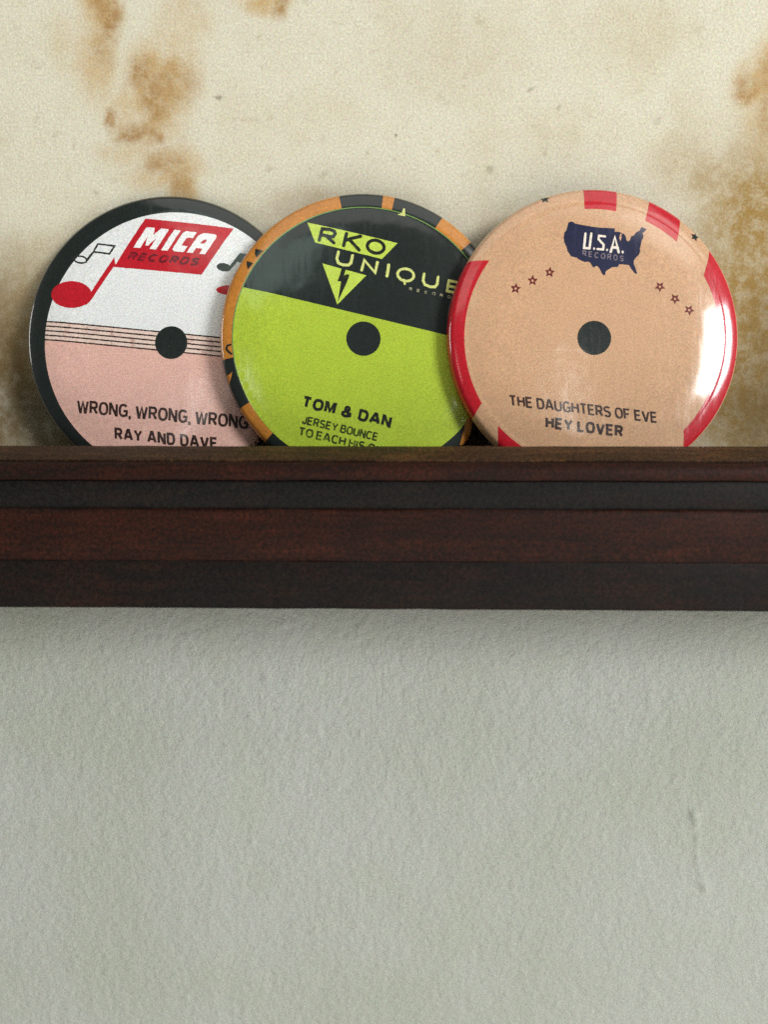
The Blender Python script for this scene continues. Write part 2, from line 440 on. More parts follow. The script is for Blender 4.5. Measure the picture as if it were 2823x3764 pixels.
def strokes(name, lines, w, layer, mat, parent, rough=.06, butt=False):
    """pen lines as ribbons of small quads, each a hair above the last so that none share a plane"""
    v, f = [], []; q = 0
    for l in lines:
        P = [Vector(p) for k, p in enumerate(l) if k == 0 or math.dist(p, l[k-1]) > 1e-5]
        n = len(P); Ls, Rs = [], []
        for k in range(n):
            d0 = (P[k]-P[k-1]).normalized() if k > 0 else None
            d1 = (P[k+1]-P[k]).normalized() if k < n-1 else None
            d = (d0 or d1)+(d1 or d0)
            d = d.normalized() if d.length > 1e-3 else (d0 or d1)
            nn = Vector((-d.y, d.x)); c = 1.0
            if d0 and d1: c = 1/max(.62, abs(nn.dot(Vector((-d1.y, d1.x)))))
            Ls.append(P[k]+nn*w/2*c); Rs.append(P[k]-nn*w/2*c)
        quads = [(Ls[k], Rs[k], Rs[k+1], Ls[k+1]) for k in range(n-1)]
        if not butt:
            for p, s, r, d in ((Ls[-1], Rs[-1], P[-1], (P[-1]-P[-2]).normalized()), (Rs[0], Ls[0], P[0], (P[0]-P[1]).normalized())):
                e = d*w*.38; m = (p-s)*.22
                quads.append((p, s, s+e+m, p+e-m))
        for qd in quads:
            z = .04*(q % 9); q += 1; i = len(v)
            v += [(p.x, p.y, z) for p in qd]; f.append((i, i+1, i+2, i+3))
    me = bpy.data.meshes.new("tmp"); me.from_pydata(v, [], f)
    return drape(name, me, layer, mat, parent, 1.0, rough)
def sarc(cx, cy, rx, ry, a0, a1, n=12, e=.82):
    out = []
    for k in range(n+1):
        a = R_(a0+(a1-a0)*k/n); c, s = math.cos(a), math.sin(a)
        out.append((cx+rx*math.copysign(abs(c)**e, c), cy+ry*math.copysign(abs(s)**e, s)))
    return out
GLYPH = {   # plain grotesque capitals as pen lines in a unit box, with their width over cap height
 'A': (.74, [[(0, 0), (.42, 1), (.58, 1), (1, 0)], [(.17, .30), (.83, .30)]]),
 'B': (.60, [[(0, 0), (0, 1), (.55, 1)]+sarc(.6, .77, .32, .23, 80, -90)+[(0, .54)], [(0, .54), (.55, .54)]+sarc(.62, .27, .38, .27, 80, -80)+[(.55, 0), (0, 0)]]),
 'C': (.66, [sarc(.52, .5, .5, .5, 40, 320, 24)]),
 'D': (.64, [[(0, 0), (0, 1), (.45, 1)]+sarc(.5, .5, .5, .5, 80, -80, 16)+[(.45, 0), (0, 0)]]),
 'E': (.56, [[(1, 1), (0, 1), (0, 0), (1, 0)], [(0, .52), (.9, .52)]]),
 'F': (.54, [[(1, 1), (0, 1), (0, 0)], [(0, .50), (.85, .50)]]),
 'G': (.70, [sarc(.52, .5, .5, .5, 42, 318, 24)+[(.97, .12), (.97, .46), (.55, .46)]]),
 'H': (.62, [[(0, 0), (0, 1)], [(1, 0), (1, 1)], [(0, .52), (1, .52)]]),
 'I': (.0, [[(0.5, 0), (0.5, 1)]]),
 'J': (.44, [[(1, 1), (1, .3)]+sarc(.5, .27, .5, .27, 0, -180)]),
 'L': (.52, [[(0, 1), (0, 0), (1, 0)]]),
 'M': (.74, [[(0, 0), (0, 1), (.12, 1), (.5, .12), (.88, 1), (1, 1), (1, 0)]]),
 'N': (.62, [[(0, 0), (0, 1), (.08, 1), (.92, 0), (1, 0), (1, 1)]]),
 'O': (.70, [sarc(.5, .5, .5, .5, 90, 450, 30)]),
 'R': (.62, [[(0, 0), (0, 1), (.55, 1)]+sarc(.58, .745, .36, .255, 80, -90)+[(0, .49)], [(.5, .49), (1, 0)]]),
 'S': (.60, [sarc(.5, .76, .47, .24, 30, 255, 16)+sarc(.5, .25, .48, .25, 75, -155, 16)]),
 'T': (.62, [[(0, 1), (1, 1)], [(.5, 1), (.5, 0)]]),
 'U': (.62, [[(0, 1), (0, .36)]+sarc(.5, .34, .5, .34, 180, 360, 14)+[(1, .36), (1, 1)]]),
 'V': (.68, [[(0, 1), (.45, 0), (.55, 0), (1, 1)]]),
 'W': (.96, [[(0, 1), (.22, 0), (.28, 0), (.5, .95), (.72, 0), (.78, 0), (1, 1)]]),
 'Y': (.66, [[(0, 1), (.5, .46), (1, 1)], [(.5, .48), (.5, 0)]]),
 '&': (.74, [[(1, 0), (.28, .68)]+sarc(.46, .80, .22, .20, 200, -20)+[(.1, .36)]+sarc(.38, .22, .38, .22, 150, 330)+[(.95, .48)]]),
 ',': (.0, [[(0.5, .06), (0.5, -.02), (.2, -.26)]]),
}
def lettering(name, body, b0, b1, top, layer, mat, parent, t=.16, gap=.12, space=.30, rough=.05):
    """type set from pen lines, base line b0-b1, capitals reaching top; t is the stem over the cap height"""
    x = 0.0; lines = []
    for ch in body:
        if ch == ' ': x += space; continue
        w, ls = GLYPH[ch]
        for l in ls: lines.append([(x+t/2+p[0]*w, t/2+p[1]*(1-t)) for p in l])
        x += w+t+gap
    x -= gap
    ex = ((b1[0]-b0[0])/x, (b1[1]-b0[1])/x); ey = (top[0]-b0[0], top[1]-b0[1])
    cap = math.hypot(*ey)
    lines = [[(b0[0]+ex[0]*p[0]+ey[0]*p[1], b0[1]+ex[1]*p[0]+ey[1]*p[1]) for p in l] for l in lines]
    return strokes(name, lines, t*cap, layer, mat, parent, rough, True)
def circle(c, r, n=96): return [(c[0]+r*math.cos(2*math.pi*k/n), c[1]+r*math.sin(2*math.pi*k/n)) for k in range(n)]
def clip(loop, a, b, keep_left):
    """part of a loop on one side of the line a-b"""
    out = []; dx, dy = b[0]-a[0], b[1]-a[1]
    f = lambda p: (dx*(p[1]-a[1])-dy*(p[0]-a[0]))*(1 if keep_left else -1)
    for k in range(len(loop)):
        p, q = loop[k], loop[(k+1) % len(loop)]; fp, fq = f(p), f(q)
        if fp >= 0: out.append(p)
        if (fp > 0 > fq) or (fp < 0 < fq):
            t = fp/(fp-fq); out.append((p[0]+(q[0]-p[0])*t, p[1]+(q[1]-p[1])*t))
    return out

def lathe_shell(name, mat, parent, seg=200):
    pts = FULL; bm_v, fs, nr = [(0, 0, 0)], [], [(0, -1, 0)]
    prof = [p for k, p in enumerate(pts) if k > 0 and (p[0] < 24 and k % 20 == 0 or p[0] >= 24)]
    for (r, z, a) in prof:
        for k in range(seg):
            t = 2*math.pi*k/seg
            bm_v.append((r*math.cos(t)*MM, -z*MM, r*math.sin(t)*MM))
            nr.append((math.cos(t)*math.sin(R_(a)), -math.cos(R_(a)), math.sin(t)*math.sin(R_(a))))
    for k in range(seg): fs.append((0, 1+k, 1+(k+1) % seg))
    for j in range(len(prof)-1):
        for k in range(seg):
            a, b = 1+j*seg+k, 1+j*seg+(k+1) % seg
            fs.append((a, a+seg, b+seg, b))
    me = bpy.data.meshes.new(name); me.from_pydata(bm_v, [], fs)
    o = link_mesh(name, me, mat, parent); set_normals(me, nr); return o
def back_plate(parent, seg=96):
    z = Z_EDGE-2.8; prof = [(RAD-1.5, z+.05), (RAD-2.2, z-.0), (RAD-3.5, z+.5), (0.01, z+.5)]
    v, f = [], []
    for (r, zz) in prof:
        for k in range(seg):
            t = 2*math.pi*k/seg; v.append((r*math.cos(t)*MM, -zz*MM, r*math.sin(t)*MM))
    for j in range(len(prof)-1):
        for k in range(seg): f.append((j*seg+k, j*seg+(k+1) % seg, (j+1)*seg+(k+1) % seg, (j+1)*seg+k))
    me = bpy.data.meshes.new("back_plate"); me.from_pydata(v, [], f)
    return link_mesh("back_plate", me, M['tin'], parent)
def rim_wedge(name, s_in, s_out, e_in, e_out, c, rad, layer, mat, parent, last=999):
    """coloured patch of the printed rim from angle s to e (degrees, may slant), from the label circle out and over the edge"""
    n = max(6, int(abs(e_in-s_in)/1.2)); v, f, nr = [], [], []
    rows = 0
    for i in range(n+1):
        t = i/n; ai = s_in+(e_in-s_in)*t; ao = s_out+(e_out-s_out)*t
        # radius where the direction ai meets the label circle
        ux, uy = math.cos(R_(ai)), math.sin(R_(ai)); bq = ux*c[0]+uy*c[1]; cq = c[0]**2+c[1]**2-rad**2
        ri = bq+math.sqrt(bq*bq-cq)
        k0 = 0
        pts = []
        m1 = 40
        for q in range(m1):
            rr = ri+(36.6-ri)*q/(m1-1) if ri < 36.5 else None
            if rr is not None:
                z, a = face(rr); pts.append((rr, z, a))
        if ri < 36.5: rest = [p for p in FULL if p[2] > 18.5]
        else:
            z, a = face(ri); pts = [(ri, z, a)]*m1; rest = None
            base = [p for p in FULL if p[2] > 18.5]
            rest = [p if (p[0] > ri or p[2] >= 90) else (ri, z, a) for p in base]
        pts = pts+[p for p in rest if p[2] <= last]; rows = len(pts)
        r1 = RAD
        for (r, z, a) in pts:
            w = 0 if r1 <= ri else min(1, max(0, (r-ri)/(r1-ri)))
            if a >= 90: w = 1
            an = R_(ai+(ao-ai)*w); h = LAYER*layer
            nx, nz = math.sin(R_(a)), math.cos(R_(a)); rr = r+nx*h
            v.append((rr*math.cos(an)*MM, -(z+nz*h)*MM, rr*math.sin(an)*MM)); nr.append((math.cos(an)*nx, -nz, math.sin(an)*nx))
    up = e_in > s_in
    for i in range(n):
        for j in range(rows-1):
            a = i*rows+j; q = (a, a+1, a+rows+1, a+rows)
            f.append(q if up else q[::-1])
    me = bpy.data.meshes.new(name); me.from_pydata(v, [], f)
    o = link_mesh(name, me, mat, parent); set_normals(me, nr); return o

def badge(loc, lean, yaw, label, scale=1.0):
    o = bpy.data.objects.new("button_badge", None); COL.objects.link(o)
    o["label"] = label; o["category"] = "button badge"; o["group"] = "button badges leaning on the shelf"
    o.empty_display_size = .01
    Mr = Matrix.Rotation(R_(yaw), 3, 'Z') @ Matrix.Rotation(R_(-lean), 3, 'X')
    # the Empty stands at the badge's foot; children are placed about the badge's centre
    foot = Mr @ Vector((0, 0, -RAD*scale*MM))
    o.rotation_euler = Mr.to_euler(); o.location = Vector(loc)*MM+foot
    return o
def finish(o, scale=1.0):
    up = Matrix.Translation((0, 0, RAD*scale*MM)) @ Matrix.Scale(scale, 4)
    for ch in o.children:
        ch.data.transform(up)

D = {
 'b1': {
  'split': [[-33.495, 4.336], [15.465, -0.585]],
  'spacing': 1.205223880597015,
  'hole': {"c": [2.378, -1.822], "r": 4.293785310734464},
  'label_c': [2.452, -1.822],
  'label_r': 34.56,
  'flag': [[-5.013, 31.116], [18.571, 28.338], [10.363, 15.973], [-13.132, 18.243]],
  'stem': [[-13.112, 20.795], [-12.65, 18.384], [-13.244, 18.244], [-15.235, 15.491], [-19.37, 9.393], [-20.706, 8.161], [-20.718, 9.915], [-19.607, 11.222], [-16.136, 16.448]],
  'head': [[-19.089, 10.781], [-19.185, 10.226], [-19.418, 9.693], [-19.783, 9.195], [-20.27, 8.744], [-20.868, 8.352], [-21.562, 8.027], [-22.335, 7.778], [-23.168, 7.612], [-24.041, 7.532], [-24.932, 7.54], [-25.819, 7.636], [-26.68, 7.818], [-27.495, 8.082], [-28.243, 8.42], [-28.905, 8.825], [-29.465, 9.287], [-29.91, 9.794], [-30.228, 10.333], [-30.411, 10.893], [-30.454, 11.457], [-30.358, 12.014], [-30.123, 12.548], [-29.757, 13.047], [-29.267, 13.498], [-28.667, 13.891], [-27.97, 14.215], [-27.195, 14.463], [-26.36, 14.628], [-25.486, 14.706], [-24.595, 14.697], [-23.709, 14.599], [-22.848, 14.416], [-22.036, 14.151], [-21.29, 13.812], [-20.631, 13.407], [-20.073, 12.946], [-19.63, 12.44], [-19.314, 11.901], [-19.132, 11.344]],
  'mica': [[[-7.954, 23.333], [-4.663, 28.53], [-4.222, 28.711], [-2.336, 28.496], [-2.651, 26.568], [-0.634, 28.301], [1.249, 28.086], [1.415, 27.837], [-1.884, 22.694], [-3.643, 22.879], [-1.848, 25.789], [-4.072, 23.729], [-4.8, 23.806], [-4.278, 26.056], [-6.192, 23.147]], [[-0.541, 22.552], [2.726, 27.631], [3.073, 27.878], [4.469, 27.718], [4.472, 27.432], [1.202, 22.369]], [[8.861, 27.103], [7.896, 25.622], [6.618, 25.765], [6.075, 25.484], [5.077, 24.059], [5.105, 23.659], [6.482, 23.453], [5.551, 22.024], [5.146, 21.953], [2.793, 22.201], [2.53, 22.684], [2.809, 23.337], [4.875, 26.53], [5.491, 27.202], [6.237, 27.516], [8.594, 27.247]], [[6.28, 21.834], [9.07, 25.945], [9.983, 26.692], [10.964, 26.976], [13.578, 26.677], [14.11, 26.279], [13.971, 25.507], [11.205, 21.315], [9.679, 21.476], [10.578, 22.842], [8.854, 23.028], [7.907, 21.663]], [[10.664, 25.144], [11.655, 25.203], [11.438, 24.551], [10.964, 24.152], [9.88, 24.271]]],
  'records': [[-9.781, 20.169], [9.031, 18.286], [-8.52, 22.16]],
  'onote_flag': [[[-17.906, 24.791], [-12.687, 24.0], [-14.307, 21.465], [-19.232, 22.25]], [[-17.529, 24.275], [-13.503, 23.644], [-14.608, 21.979], [-18.563, 22.607]]],
  'onote_head': [[[-20.384, 19.995], [-20.447, 19.828], [-20.56, 19.676], [-20.721, 19.544], [-20.926, 19.434], [-21.17, 19.349], [-21.447, 19.291], [-21.751, 19.263], [-22.072, 19.263], [-22.405, 19.293], [-22.74, 19.352], [-23.069, 19.438], [-23.385, 19.55], [-23.679, 19.683], [-23.944, 19.836], [-24.174, 20.004], [-24.363, 20.183], [-24.506, 20.369], [-24.6, 20.558], [-24.642, 20.743], [-24.631, 20.922], [-24.569, 21.09], [-24.455, 21.241], [-24.293, 21.374], [-24.088, 21.484], [-23.843, 21.569], [-23.566, 21.626], [-23.263, 21.655], [-22.941, 21.654], [-22.608, 21.623], [-22.273, 21.564], [-21.944, 21.478], [-21.628, 21.367], [-21.335, 21.233], [-21.07, 21.08], [-20.84, 20.912], [-20.652, 20.733], [-20.509, 20.547], [-20.416, 20.359], [-20.374, 20.174]], [[-20.896, 20.107], [-20.938, 20.005], [-21.019, 19.915], [-21.136, 19.837], [-21.288, 19.776], [-21.469, 19.731], [-21.676, 19.703], [-21.903, 19.695], [-22.145, 19.705], [-22.396, 19.734], [-22.65, 19.78], [-22.9, 19.844], [-23.141, 19.922], [-23.366, 20.014], [-23.57, 20.117], [-23.747, 20.228], [-23.894, 20.344], [-24.008, 20.464], [-24.084, 20.583], [-24.121, 20.7], [-24.118, 20.81], [-24.076, 20.912], [-23.995, 21.003], [-23.877, 21.08], [-23.726, 21.142], [-23.545, 21.187], [-23.338, 21.214], [-23.11, 21.222], [-22.868, 21.212], [-22.617, 21.183], [-22.363, 21.136], [-22.113, 21.073], [-21.873, 20.994], [-21.648, 20.903], [-21.444, 20.8], [-21.266, 20.689], [-21.119, 20.572], [-21.007, 20.453], [-20.931, 20.333], [-20.894, 20.217]]],
  'onote_stem': [[-19.307, 22.323], [-18.783, 22.098], [-20.262, 19.996], [-20.933, 19.784], [-20.788, 20.513]],
  'bnote': [[[20.37, 21.662], [24.757, 21.107], [22.803, 18.527], [19.728, 19.282], [18.421, 17.704], [17.69, 17.567], [17.977, 18.505]], [[18.137, 17.519], [18.084, 17.356], [17.986, 17.206], [17.845, 17.073], [17.663, 16.959], [17.446, 16.868], [17.199, 16.801], [16.928, 16.76], [16.639, 16.747], [16.341, 16.762], [16.039, 16.804], [15.741, 16.872], [15.456, 16.965], [15.189, 17.08], [14.948, 17.215], [14.738, 17.366], [14.565, 17.529], [14.432, 17.701], [14.344, 17.877], [14.302, 18.053], [14.307, 18.224], [14.359, 18.387], [14.457, 18.537], [14.599, 18.67], [14.781, 18.784], [14.998, 18.876], [15.245, 18.943], [15.517, 18.983], [15.806, 18.996], [16.105, 18.981], [16.406, 18.939], [16.704, 18.87], [16.989, 18.777], [17.255, 18.662], [17.496, 18.528], [17.706, 18.377], [17.879, 18.213], [18.011, 18.042], [18.1, 17.866], [18.142, 17.69]]],
  'rhead': [[23.868, 11.558], [23.803, 11.346], [23.62, 11.145], [23.325, 10.958], [22.925, 10.791], [22.429, 10.649], [21.85, 10.534], [21.202, 10.449], [20.5, 10.396], [19.762, 10.377], [19.006, 10.393], [18.251, 10.442], [17.516, 10.524], [16.817, 10.636], [16.174, 10.777], [15.601, 10.941], [15.112, 11.127], [14.721, 11.328], [14.436, 11.539], [14.265, 11.757], [14.211, 11.974], [14.277, 12.187], [14.46, 12.389], [14.757, 12.576], [15.159, 12.743], [15.657, 12.885], [16.238, 13.0], [16.888, 13.085], [17.591, 13.137], [18.329, 13.155], [19.085, 13.139], [19.84, 13.09], [20.575, 13.007], [21.272, 12.895], [21.914, 12.754], [22.485, 12.589], [22.971, 12.404], [23.361, 12.204], [23.645, 11.992], [23.815, 11.775]],
  't1': [[-23.059, -20.195], [22.721, -24.475], [-22.933, -16.684]],
  't2': [[-12.719, -27.273], [14.704, -29.84], [-12.74, -24.064]],
 },
 'b2': {
  'disc_c': [-0.148, -0.69],
  'disc_r': 34.15,
  'split': [[-31.097, 12.435], [21.474, 0.115]],
  'hole': {"c": [-0.571, -0.833], "r": 4.4369114877589455},
  'trap': [[-14.929, 29.348], [8.42, 24.016], [4.324, 19.832], [-12.912, 23.99]],
  'R': [[[-11.885, 24.533], [-11.033, 27.719]], [[-11.147, 27.622], [-9.061, 27.417], [-8.019, 26.99], [-7.7, 26.29], [-8.274, 25.522], [-9.356, 25.587], [-11.536, 26.058]], [[-9.831, 25.544], [-8.036, 23.849]]],
  'K': [[[-5.607, 23.15], [-4.771, 26.435]], [[-1.119, 25.693], [-3.751, 25.036], [-5.048, 24.546]], [[-4.095, 24.842], [-1.521, 22.047]]],
  'O': [[4.864, 22.569], [4.783, 22.323], [4.651, 22.093], [4.471, 21.886], [4.248, 21.706], [3.988, 21.559], [3.696, 21.447], [3.38, 21.373], [3.048, 21.34], [2.708, 21.347], [2.368, 21.396], [2.037, 21.484], [1.723, 21.609], [1.433, 21.769], [1.175, 21.959], [0.955, 22.175], [0.778, 22.411], [0.649, 22.662], [0.571, 22.921], [0.546, 23.182], [0.574, 23.439], [0.656, 23.685], [0.787, 23.915], [0.967, 24.122], [1.189, 24.301], [1.45, 24.449], [1.741, 24.561], [2.057, 24.635], [2.389, 24.668], [2.729, 24.661], [3.069, 24.613], [3.4, 24.525], [3.714, 24.4], [4.005, 24.24], [4.263, 24.05], [4.483, 23.834], [4.66, 23.598], [4.789, 23.347], [4.867, 23.088], [4.893, 22.826]],
  'U': [[[-6.909, 21.633], [-7.337, 19.858], [-6.982, 18.757], [-5.882, 18.215], [-4.361, 18.171], [-3.691, 18.748], [-3.3, 20.696]]],
  'N': [[[-0.94, 16.866], [-0.239, 19.504], [2.547, 16.266], [3.173, 19.001]]],
  'I': [[[5.596, 15.354], [6.089, 18.364]]],
  'Q': [[12.562, 15.344], [12.484, 15.109], [12.356, 14.891], [12.183, 14.694], [11.968, 14.524], [11.715, 14.384], [11.433, 14.279], [11.127, 14.21], [10.806, 14.18], [10.476, 14.189], [10.147, 14.236], [9.825, 14.322], [9.52, 14.443], [9.239, 14.596], [8.988, 14.779], [8.774, 14.985], [8.602, 15.211], [8.477, 15.451], [8.4, 15.699], [8.375, 15.948], [8.402, 16.193], [8.48, 16.427], [8.607, 16.645], [8.78, 16.842], [8.995, 17.012], [9.247, 17.151], [9.529, 17.257], [9.835, 17.326], [10.156, 17.357], [10.486, 17.348], [10.815, 17.301], [11.137, 17.215], [11.442, 17.095], [11.723, 16.941], [11.974, 16.759], [12.189, 16.552], [12.361, 16.326], [12.487, 16.086], [12.563, 15.838], [12.588, 15.589]],
  'Qt': [[[10.014, 14.49], [10.212, 13.387]]],
  'U2': [[[15.308, 16.115], [14.991, 14.36], [15.462, 13.258], [16.825, 12.723], [18.107, 12.733], [18.675, 13.452], [18.942, 15.328]]],
  'E': [[[21.759, 14.465], [21.23, 11.598]], [[21.708, 14.413], [24.36, 13.923]], [[21.477, 12.997], [24.009, 12.556]], [[21.179, 11.683], [23.745, 11.191]]],
  'rec': [[11.276, 11.831], [24.162, 9.318], [11.4, 12.58]],
  'tri': [[-11.046, 18.53], [0.234, 15.541], [-7.27, 7.959]],
  'bolt': [[-6.134, 17.279], [-5.052, 17.022], [-5.479, 15.494], [-4.602, 15.844], [-4.108, 15.658], [-4.92, 13.403], [-7.21, 8.53], [-6.248, 13.926], [-7.179, 13.995], [-6.504, 15.867]],
  't1': [[-16.846, -18.491], [6.199, -23.901], [-16.131, -15.478]],
  't2': [[-16.66, -22.765], [2.798, -27.347], [-16.16, -20.593]],
  't3': [[-17.654, -25.706], [6.58, -31.437], [-17.223, -23.465]],
  'stripe': [[26.256, -21.438], [27.965, -21.439], [26.86, -28.089], [24.583, -28.085]],
  'spike': [[8.415, 31.688], [9.618, 32.195], [10.048, 33.469], [10.471, 33.333], [10.46, 31.289]],
  'mark1': [[-28.377, 22.657], [-26.367, 21.978], [-28.113, 20.214], [-28.523, 21.398]],
  'mark2': [[-30.684, 19.422], [-28.954, 18.809], [-30.281, 17.191], [-30.553, 18.096]],
  'curl': [[[-34.822, -2.244], [-35.723, -2.457], [-36.004, -3.296], [-35.455, -3.991], [-34.628, -4.686]]],
  'blot': [[-34.515, -9.151], [-34.799, -10.547], [-35.503, -12.641], [-36.042, -10.131], [-35.071, -9.71]],
  'ang_b': [99.6, 82.3, 77.8, 57.3, 42.3, -78, -136, -152, -172.4],
 },
 'b3': {
  'disc_c': [-0.903, -0.995],
  'disc_r': 33.07,
  'hole': {"c": [-0.931, -0.995], "r": 4.3197781885397415},
  'usa': [[-7.276, 28.357], [-6.886, 28.561], [-6.419, 28.597], [-6.155, 28.523], [-5.567, 28.1], [-3.7, 27.705], [-1.521, 27.345], [0.661, 27.061], [2.691, 27.007], [3.785, 27.019], [4.41, 26.918], [4.675, 26.828], [4.532, 26.457], [4.561, 25.995], [5.343, 26.111], [6.202, 25.889], [6.56, 25.554], [6.905, 25.589], [7.371, 24.977], [7.522, 24.053], [7.833, 23.594], [8.461, 23.909], [8.858, 24.915], [9.565, 25.231], [10.039, 25.931], [11.141, 26.56], [11.379, 27.103], [11.773, 27.493], [12.242, 27.189], [12.978, 26.966], [12.236, 26.14], [11.843, 25.95], [12.072, 24.872], [11.518, 23.94], [11.276, 22.703], [10.989, 21.928], [11.11, 21.158], [10.713, 20.228], [10.003, 19.527], [9.451, 18.827], [9.367, 17.901], [9.831, 16.825], [10.246, 15.363], [9.667, 15.512], [8.734, 16.661], [8.191, 17.582], [6.861, 17.724], [5.609, 17.79], [5.292, 17.094], [3.728, 17.003], [2.631, 16.301], [2.003, 15.756], [2.031, 15.14], [1.608, 14.952], [1.142, 15.364], [0.603, 16.591], [-0.018, 17.279], [-0.564, 17.166], [-0.956, 16.885], [-1.421, 17.343], [-1.884, 18.185], [-2.507, 18.38], [-3.131, 18.22], [-4.529, 18.777], [-5.305, 19.308], [-6.703, 19.679], [-7.629, 20.977], [-7.933, 22.203], [-8.471, 23.273], [-8.573, 24.501], [-8.379, 25.732], [-7.91, 26.198], [-7.593, 27.278]],
  'lake': [[5.966, 25.579], [6.405, 25.691], [6.272, 24.348], [6.033, 23.544], [5.709, 24.42]],
  'U': [[[-3.012, 25.559], [-3.422, 21.817], [-2.02, 21.769], [-1.5, 25.576]]],
  'S': [[[2.085, 24.798], [0.494, 24.981], [0.333, 24.133], [1.652, 22.683], [1.489, 21.496], [-0.025, 21.574]]],
  'A': [[[3.438, 20.852], [4.553, 24.716], [5.501, 20.764]], [[3.835, 22.089], [5.32, 21.949]]],
  'dots': [[[-0.602, 21.66], [-0.605, 21.612], [-0.614, 21.565], [-0.63, 21.52], [-0.65, 21.479], [-0.676, 21.442], [-0.706, 21.41], [-0.739, 21.385], [-0.776, 21.366], [-0.814, 21.354], [-0.853, 21.35], [-0.892, 21.353], [-0.93, 21.364], [-0.966, 21.382], [-0.999, 21.407], [-1.029, 21.438], [-1.054, 21.475], [-1.074, 21.516], [-1.089, 21.56], [-1.098, 21.607], [-1.101, 21.655], [-1.097, 21.704], [-1.088, 21.751], [-1.073, 21.795], [-1.052, 21.837], [-1.026, 21.874], [-0.996, 21.905], [-0.963, 21.931], [-0.927, 21.95], [-0.888, 21.961], [-0.849, 21.966], [-0.81, 21.962], [-0.772, 21.951], [-0.736, 21.933], [-0.703, 21.908], [-0.673, 21.877], [-0.648, 21.841], [-0.628, 21.8], [-0.613, 21.755], [-0.604, 21.708]], [[2.753, 21.385], [2.75, 21.337], [2.74, 21.29], [2.725, 21.245], [2.704, 21.203], [2.679, 21.166], [2.649, 21.135], [2.615, 21.109], [2.579, 21.09], [2.541, 21.079], [2.501, 21.075], [2.462, 21.078], [2.424, 21.089], [2.388, 21.107], [2.355, 21.132], [2.325, 21.163], [2.3, 21.2], [2.28, 21.241], [2.265, 21.285], [2.256, 21.332], [2.253, 21.38], [2.257, 21.428], [2.266, 21.475], [2.281, 21.52], [2.302, 21.562], [2.328, 21.599], [2.358, 21.63], [2.391, 21.656], [2.428, 21.675], [2.466, 21.686], [2.505, 21.691], [2.544, 21.687], [2.582, 21.676], [2.618, 21.658], [2.651, 21.633], [2.681, 21.602], [2.706, 21.566], [2.727, 21.525], [2.741, 21.48], [2.75, 21.433]], [[6.785, 20.885], [6.781, 20.827], [6.772, 20.77], [6.756, 20.716], [6.735, 20.667], [6.71, 20.622], [6.68, 20.584], [6.646, 20.554], [6.61, 20.531], [6.571, 20.517], [6.532, 20.512], [6.493, 20.516], [6.455, 20.53], [6.419, 20.551], [6.385, 20.581], [6.356, 20.619], [6.33, 20.663], [6.31, 20.712], [6.295, 20.766], [6.286, 20.822], [6.284, 20.88], [6.287, 20.938], [6.297, 20.994], [6.312, 21.048], [6.333, 21.098], [6.359, 21.142], [6.389, 21.18], [6.422, 21.211], [6.459, 21.233], [6.497, 21.247], [6.536, 21.252], [6.575, 21.248], [6.613, 21.235], [6.65, 21.213], [6.683, 21.183], [6.713, 21.146], [6.738, 21.102], [6.758, 21.052], [6.773, 20.999], [6.782, 20.942]]],
  'rec': [[-3.901, 19.751], [6.708, 18.463], [-3.768, 21.198]],
  'stars': [[[-20.973, 11.416], 8], [[-16.64, 13.443], 2], [[-12.249, 15.578], 6], [[16.149, 12.145], 180], [[20.061, 9.088], 184], [[23.756, 6.267], 172]],
  'rim_stars': [[[25.968, 25.499], 20], [[-12.905, 34.833], 0], [[37.803, -6.205], 0]],
  't1': [[-22.573, -18.195], [15.403, -22.605], [-22.848, -15.38]],
  't2': [[-13.445, -23.833], [6.382, -26.197], [-13.428, -20.874]],
 },
}
W_STROKE = 76/1062   # mm on the badge per pixel of the measuring print

# ---- black rimmed badge with a red musical note
d = D['b1']; P1 = (-63.18, -10.75, 38.85)
B = badge(P1, 8, -1.5, "button badge with black rim, white and pink face and a big red musical note", 1.0168)
lathe_shell("badge_shell", M['black_print'], B); back_plate(B)
lab = circle(d['label_c'], d['label_r'], 180)
a, b = d['split']
nx, ny = (b[1]-a[1]), -(b[0]-a[0]); ln = math.hypot(nx, ny); nx, ny = nx/ln, ny/ln     # pointing down the face
sh = lambda p, k: (p[0]+nx*k, p[1]+ny*k)
sp = d['spacing']
lw = .36
up_half = clip(lab, a, b, True)
shape("white_label", [up_half], 1, M['white_paper'], B, 1.0, 0)
band = clip(clip(lab, a, b, False), sh(a, 4*sp), sh(b, 4*sp), True)
shape("staff_band", [band], 1, M['staff_paper'], B, 1.0, 0)
shape("pink_label", [clip(lab, sh(a, 4*sp), sh(b, 4*sp), False)], 1, M['pink_paper'], B, 1.0, 0)
for k in range(5):
    q = clip(clip(lab, sh(a, k*sp-lw/2), sh(b, k*sp-lw/2), False), sh(a, k*sp+lw/2), sh(b, k*sp+lw/2), True)
    shape("staff_line", [q], 2, M['brown_ink'], B, 1.0, .09)
shape("centre_dot", [circle(d['hole']['c'], d['hole']['r'])], 3, M['black_print'], B, 1.5, .04)
shape("note_flag", [d['flag']], 2, M['red_ink'], B, 1.2, .10)
shape("note_stem", [d['stem']], 2.3, M['red_ink'], B, 1.2, .08)
shape("note_head", [d['head']], 2.6, M['red_ink'], B, 1.2, .08)
m = d['mica']
for lp in (m[:1], m[1:2], m[2:3], m[3:5]):
    shape("white_letter", lp, 3, M['white_ink'], B, 1.2, .13)
lettering("record_lettering", "RECORDS", *d['records'], 3, M['dark_red_ink'], B, .24, .20, rough=.12)
shape("outlined_note_flag", d['onote_flag'], 2, M['note_ink'], B, 1.2, .12)
shape("outlined_note_head", d['onote_head'], 2, M['note_ink'], B, 1.2, .10)
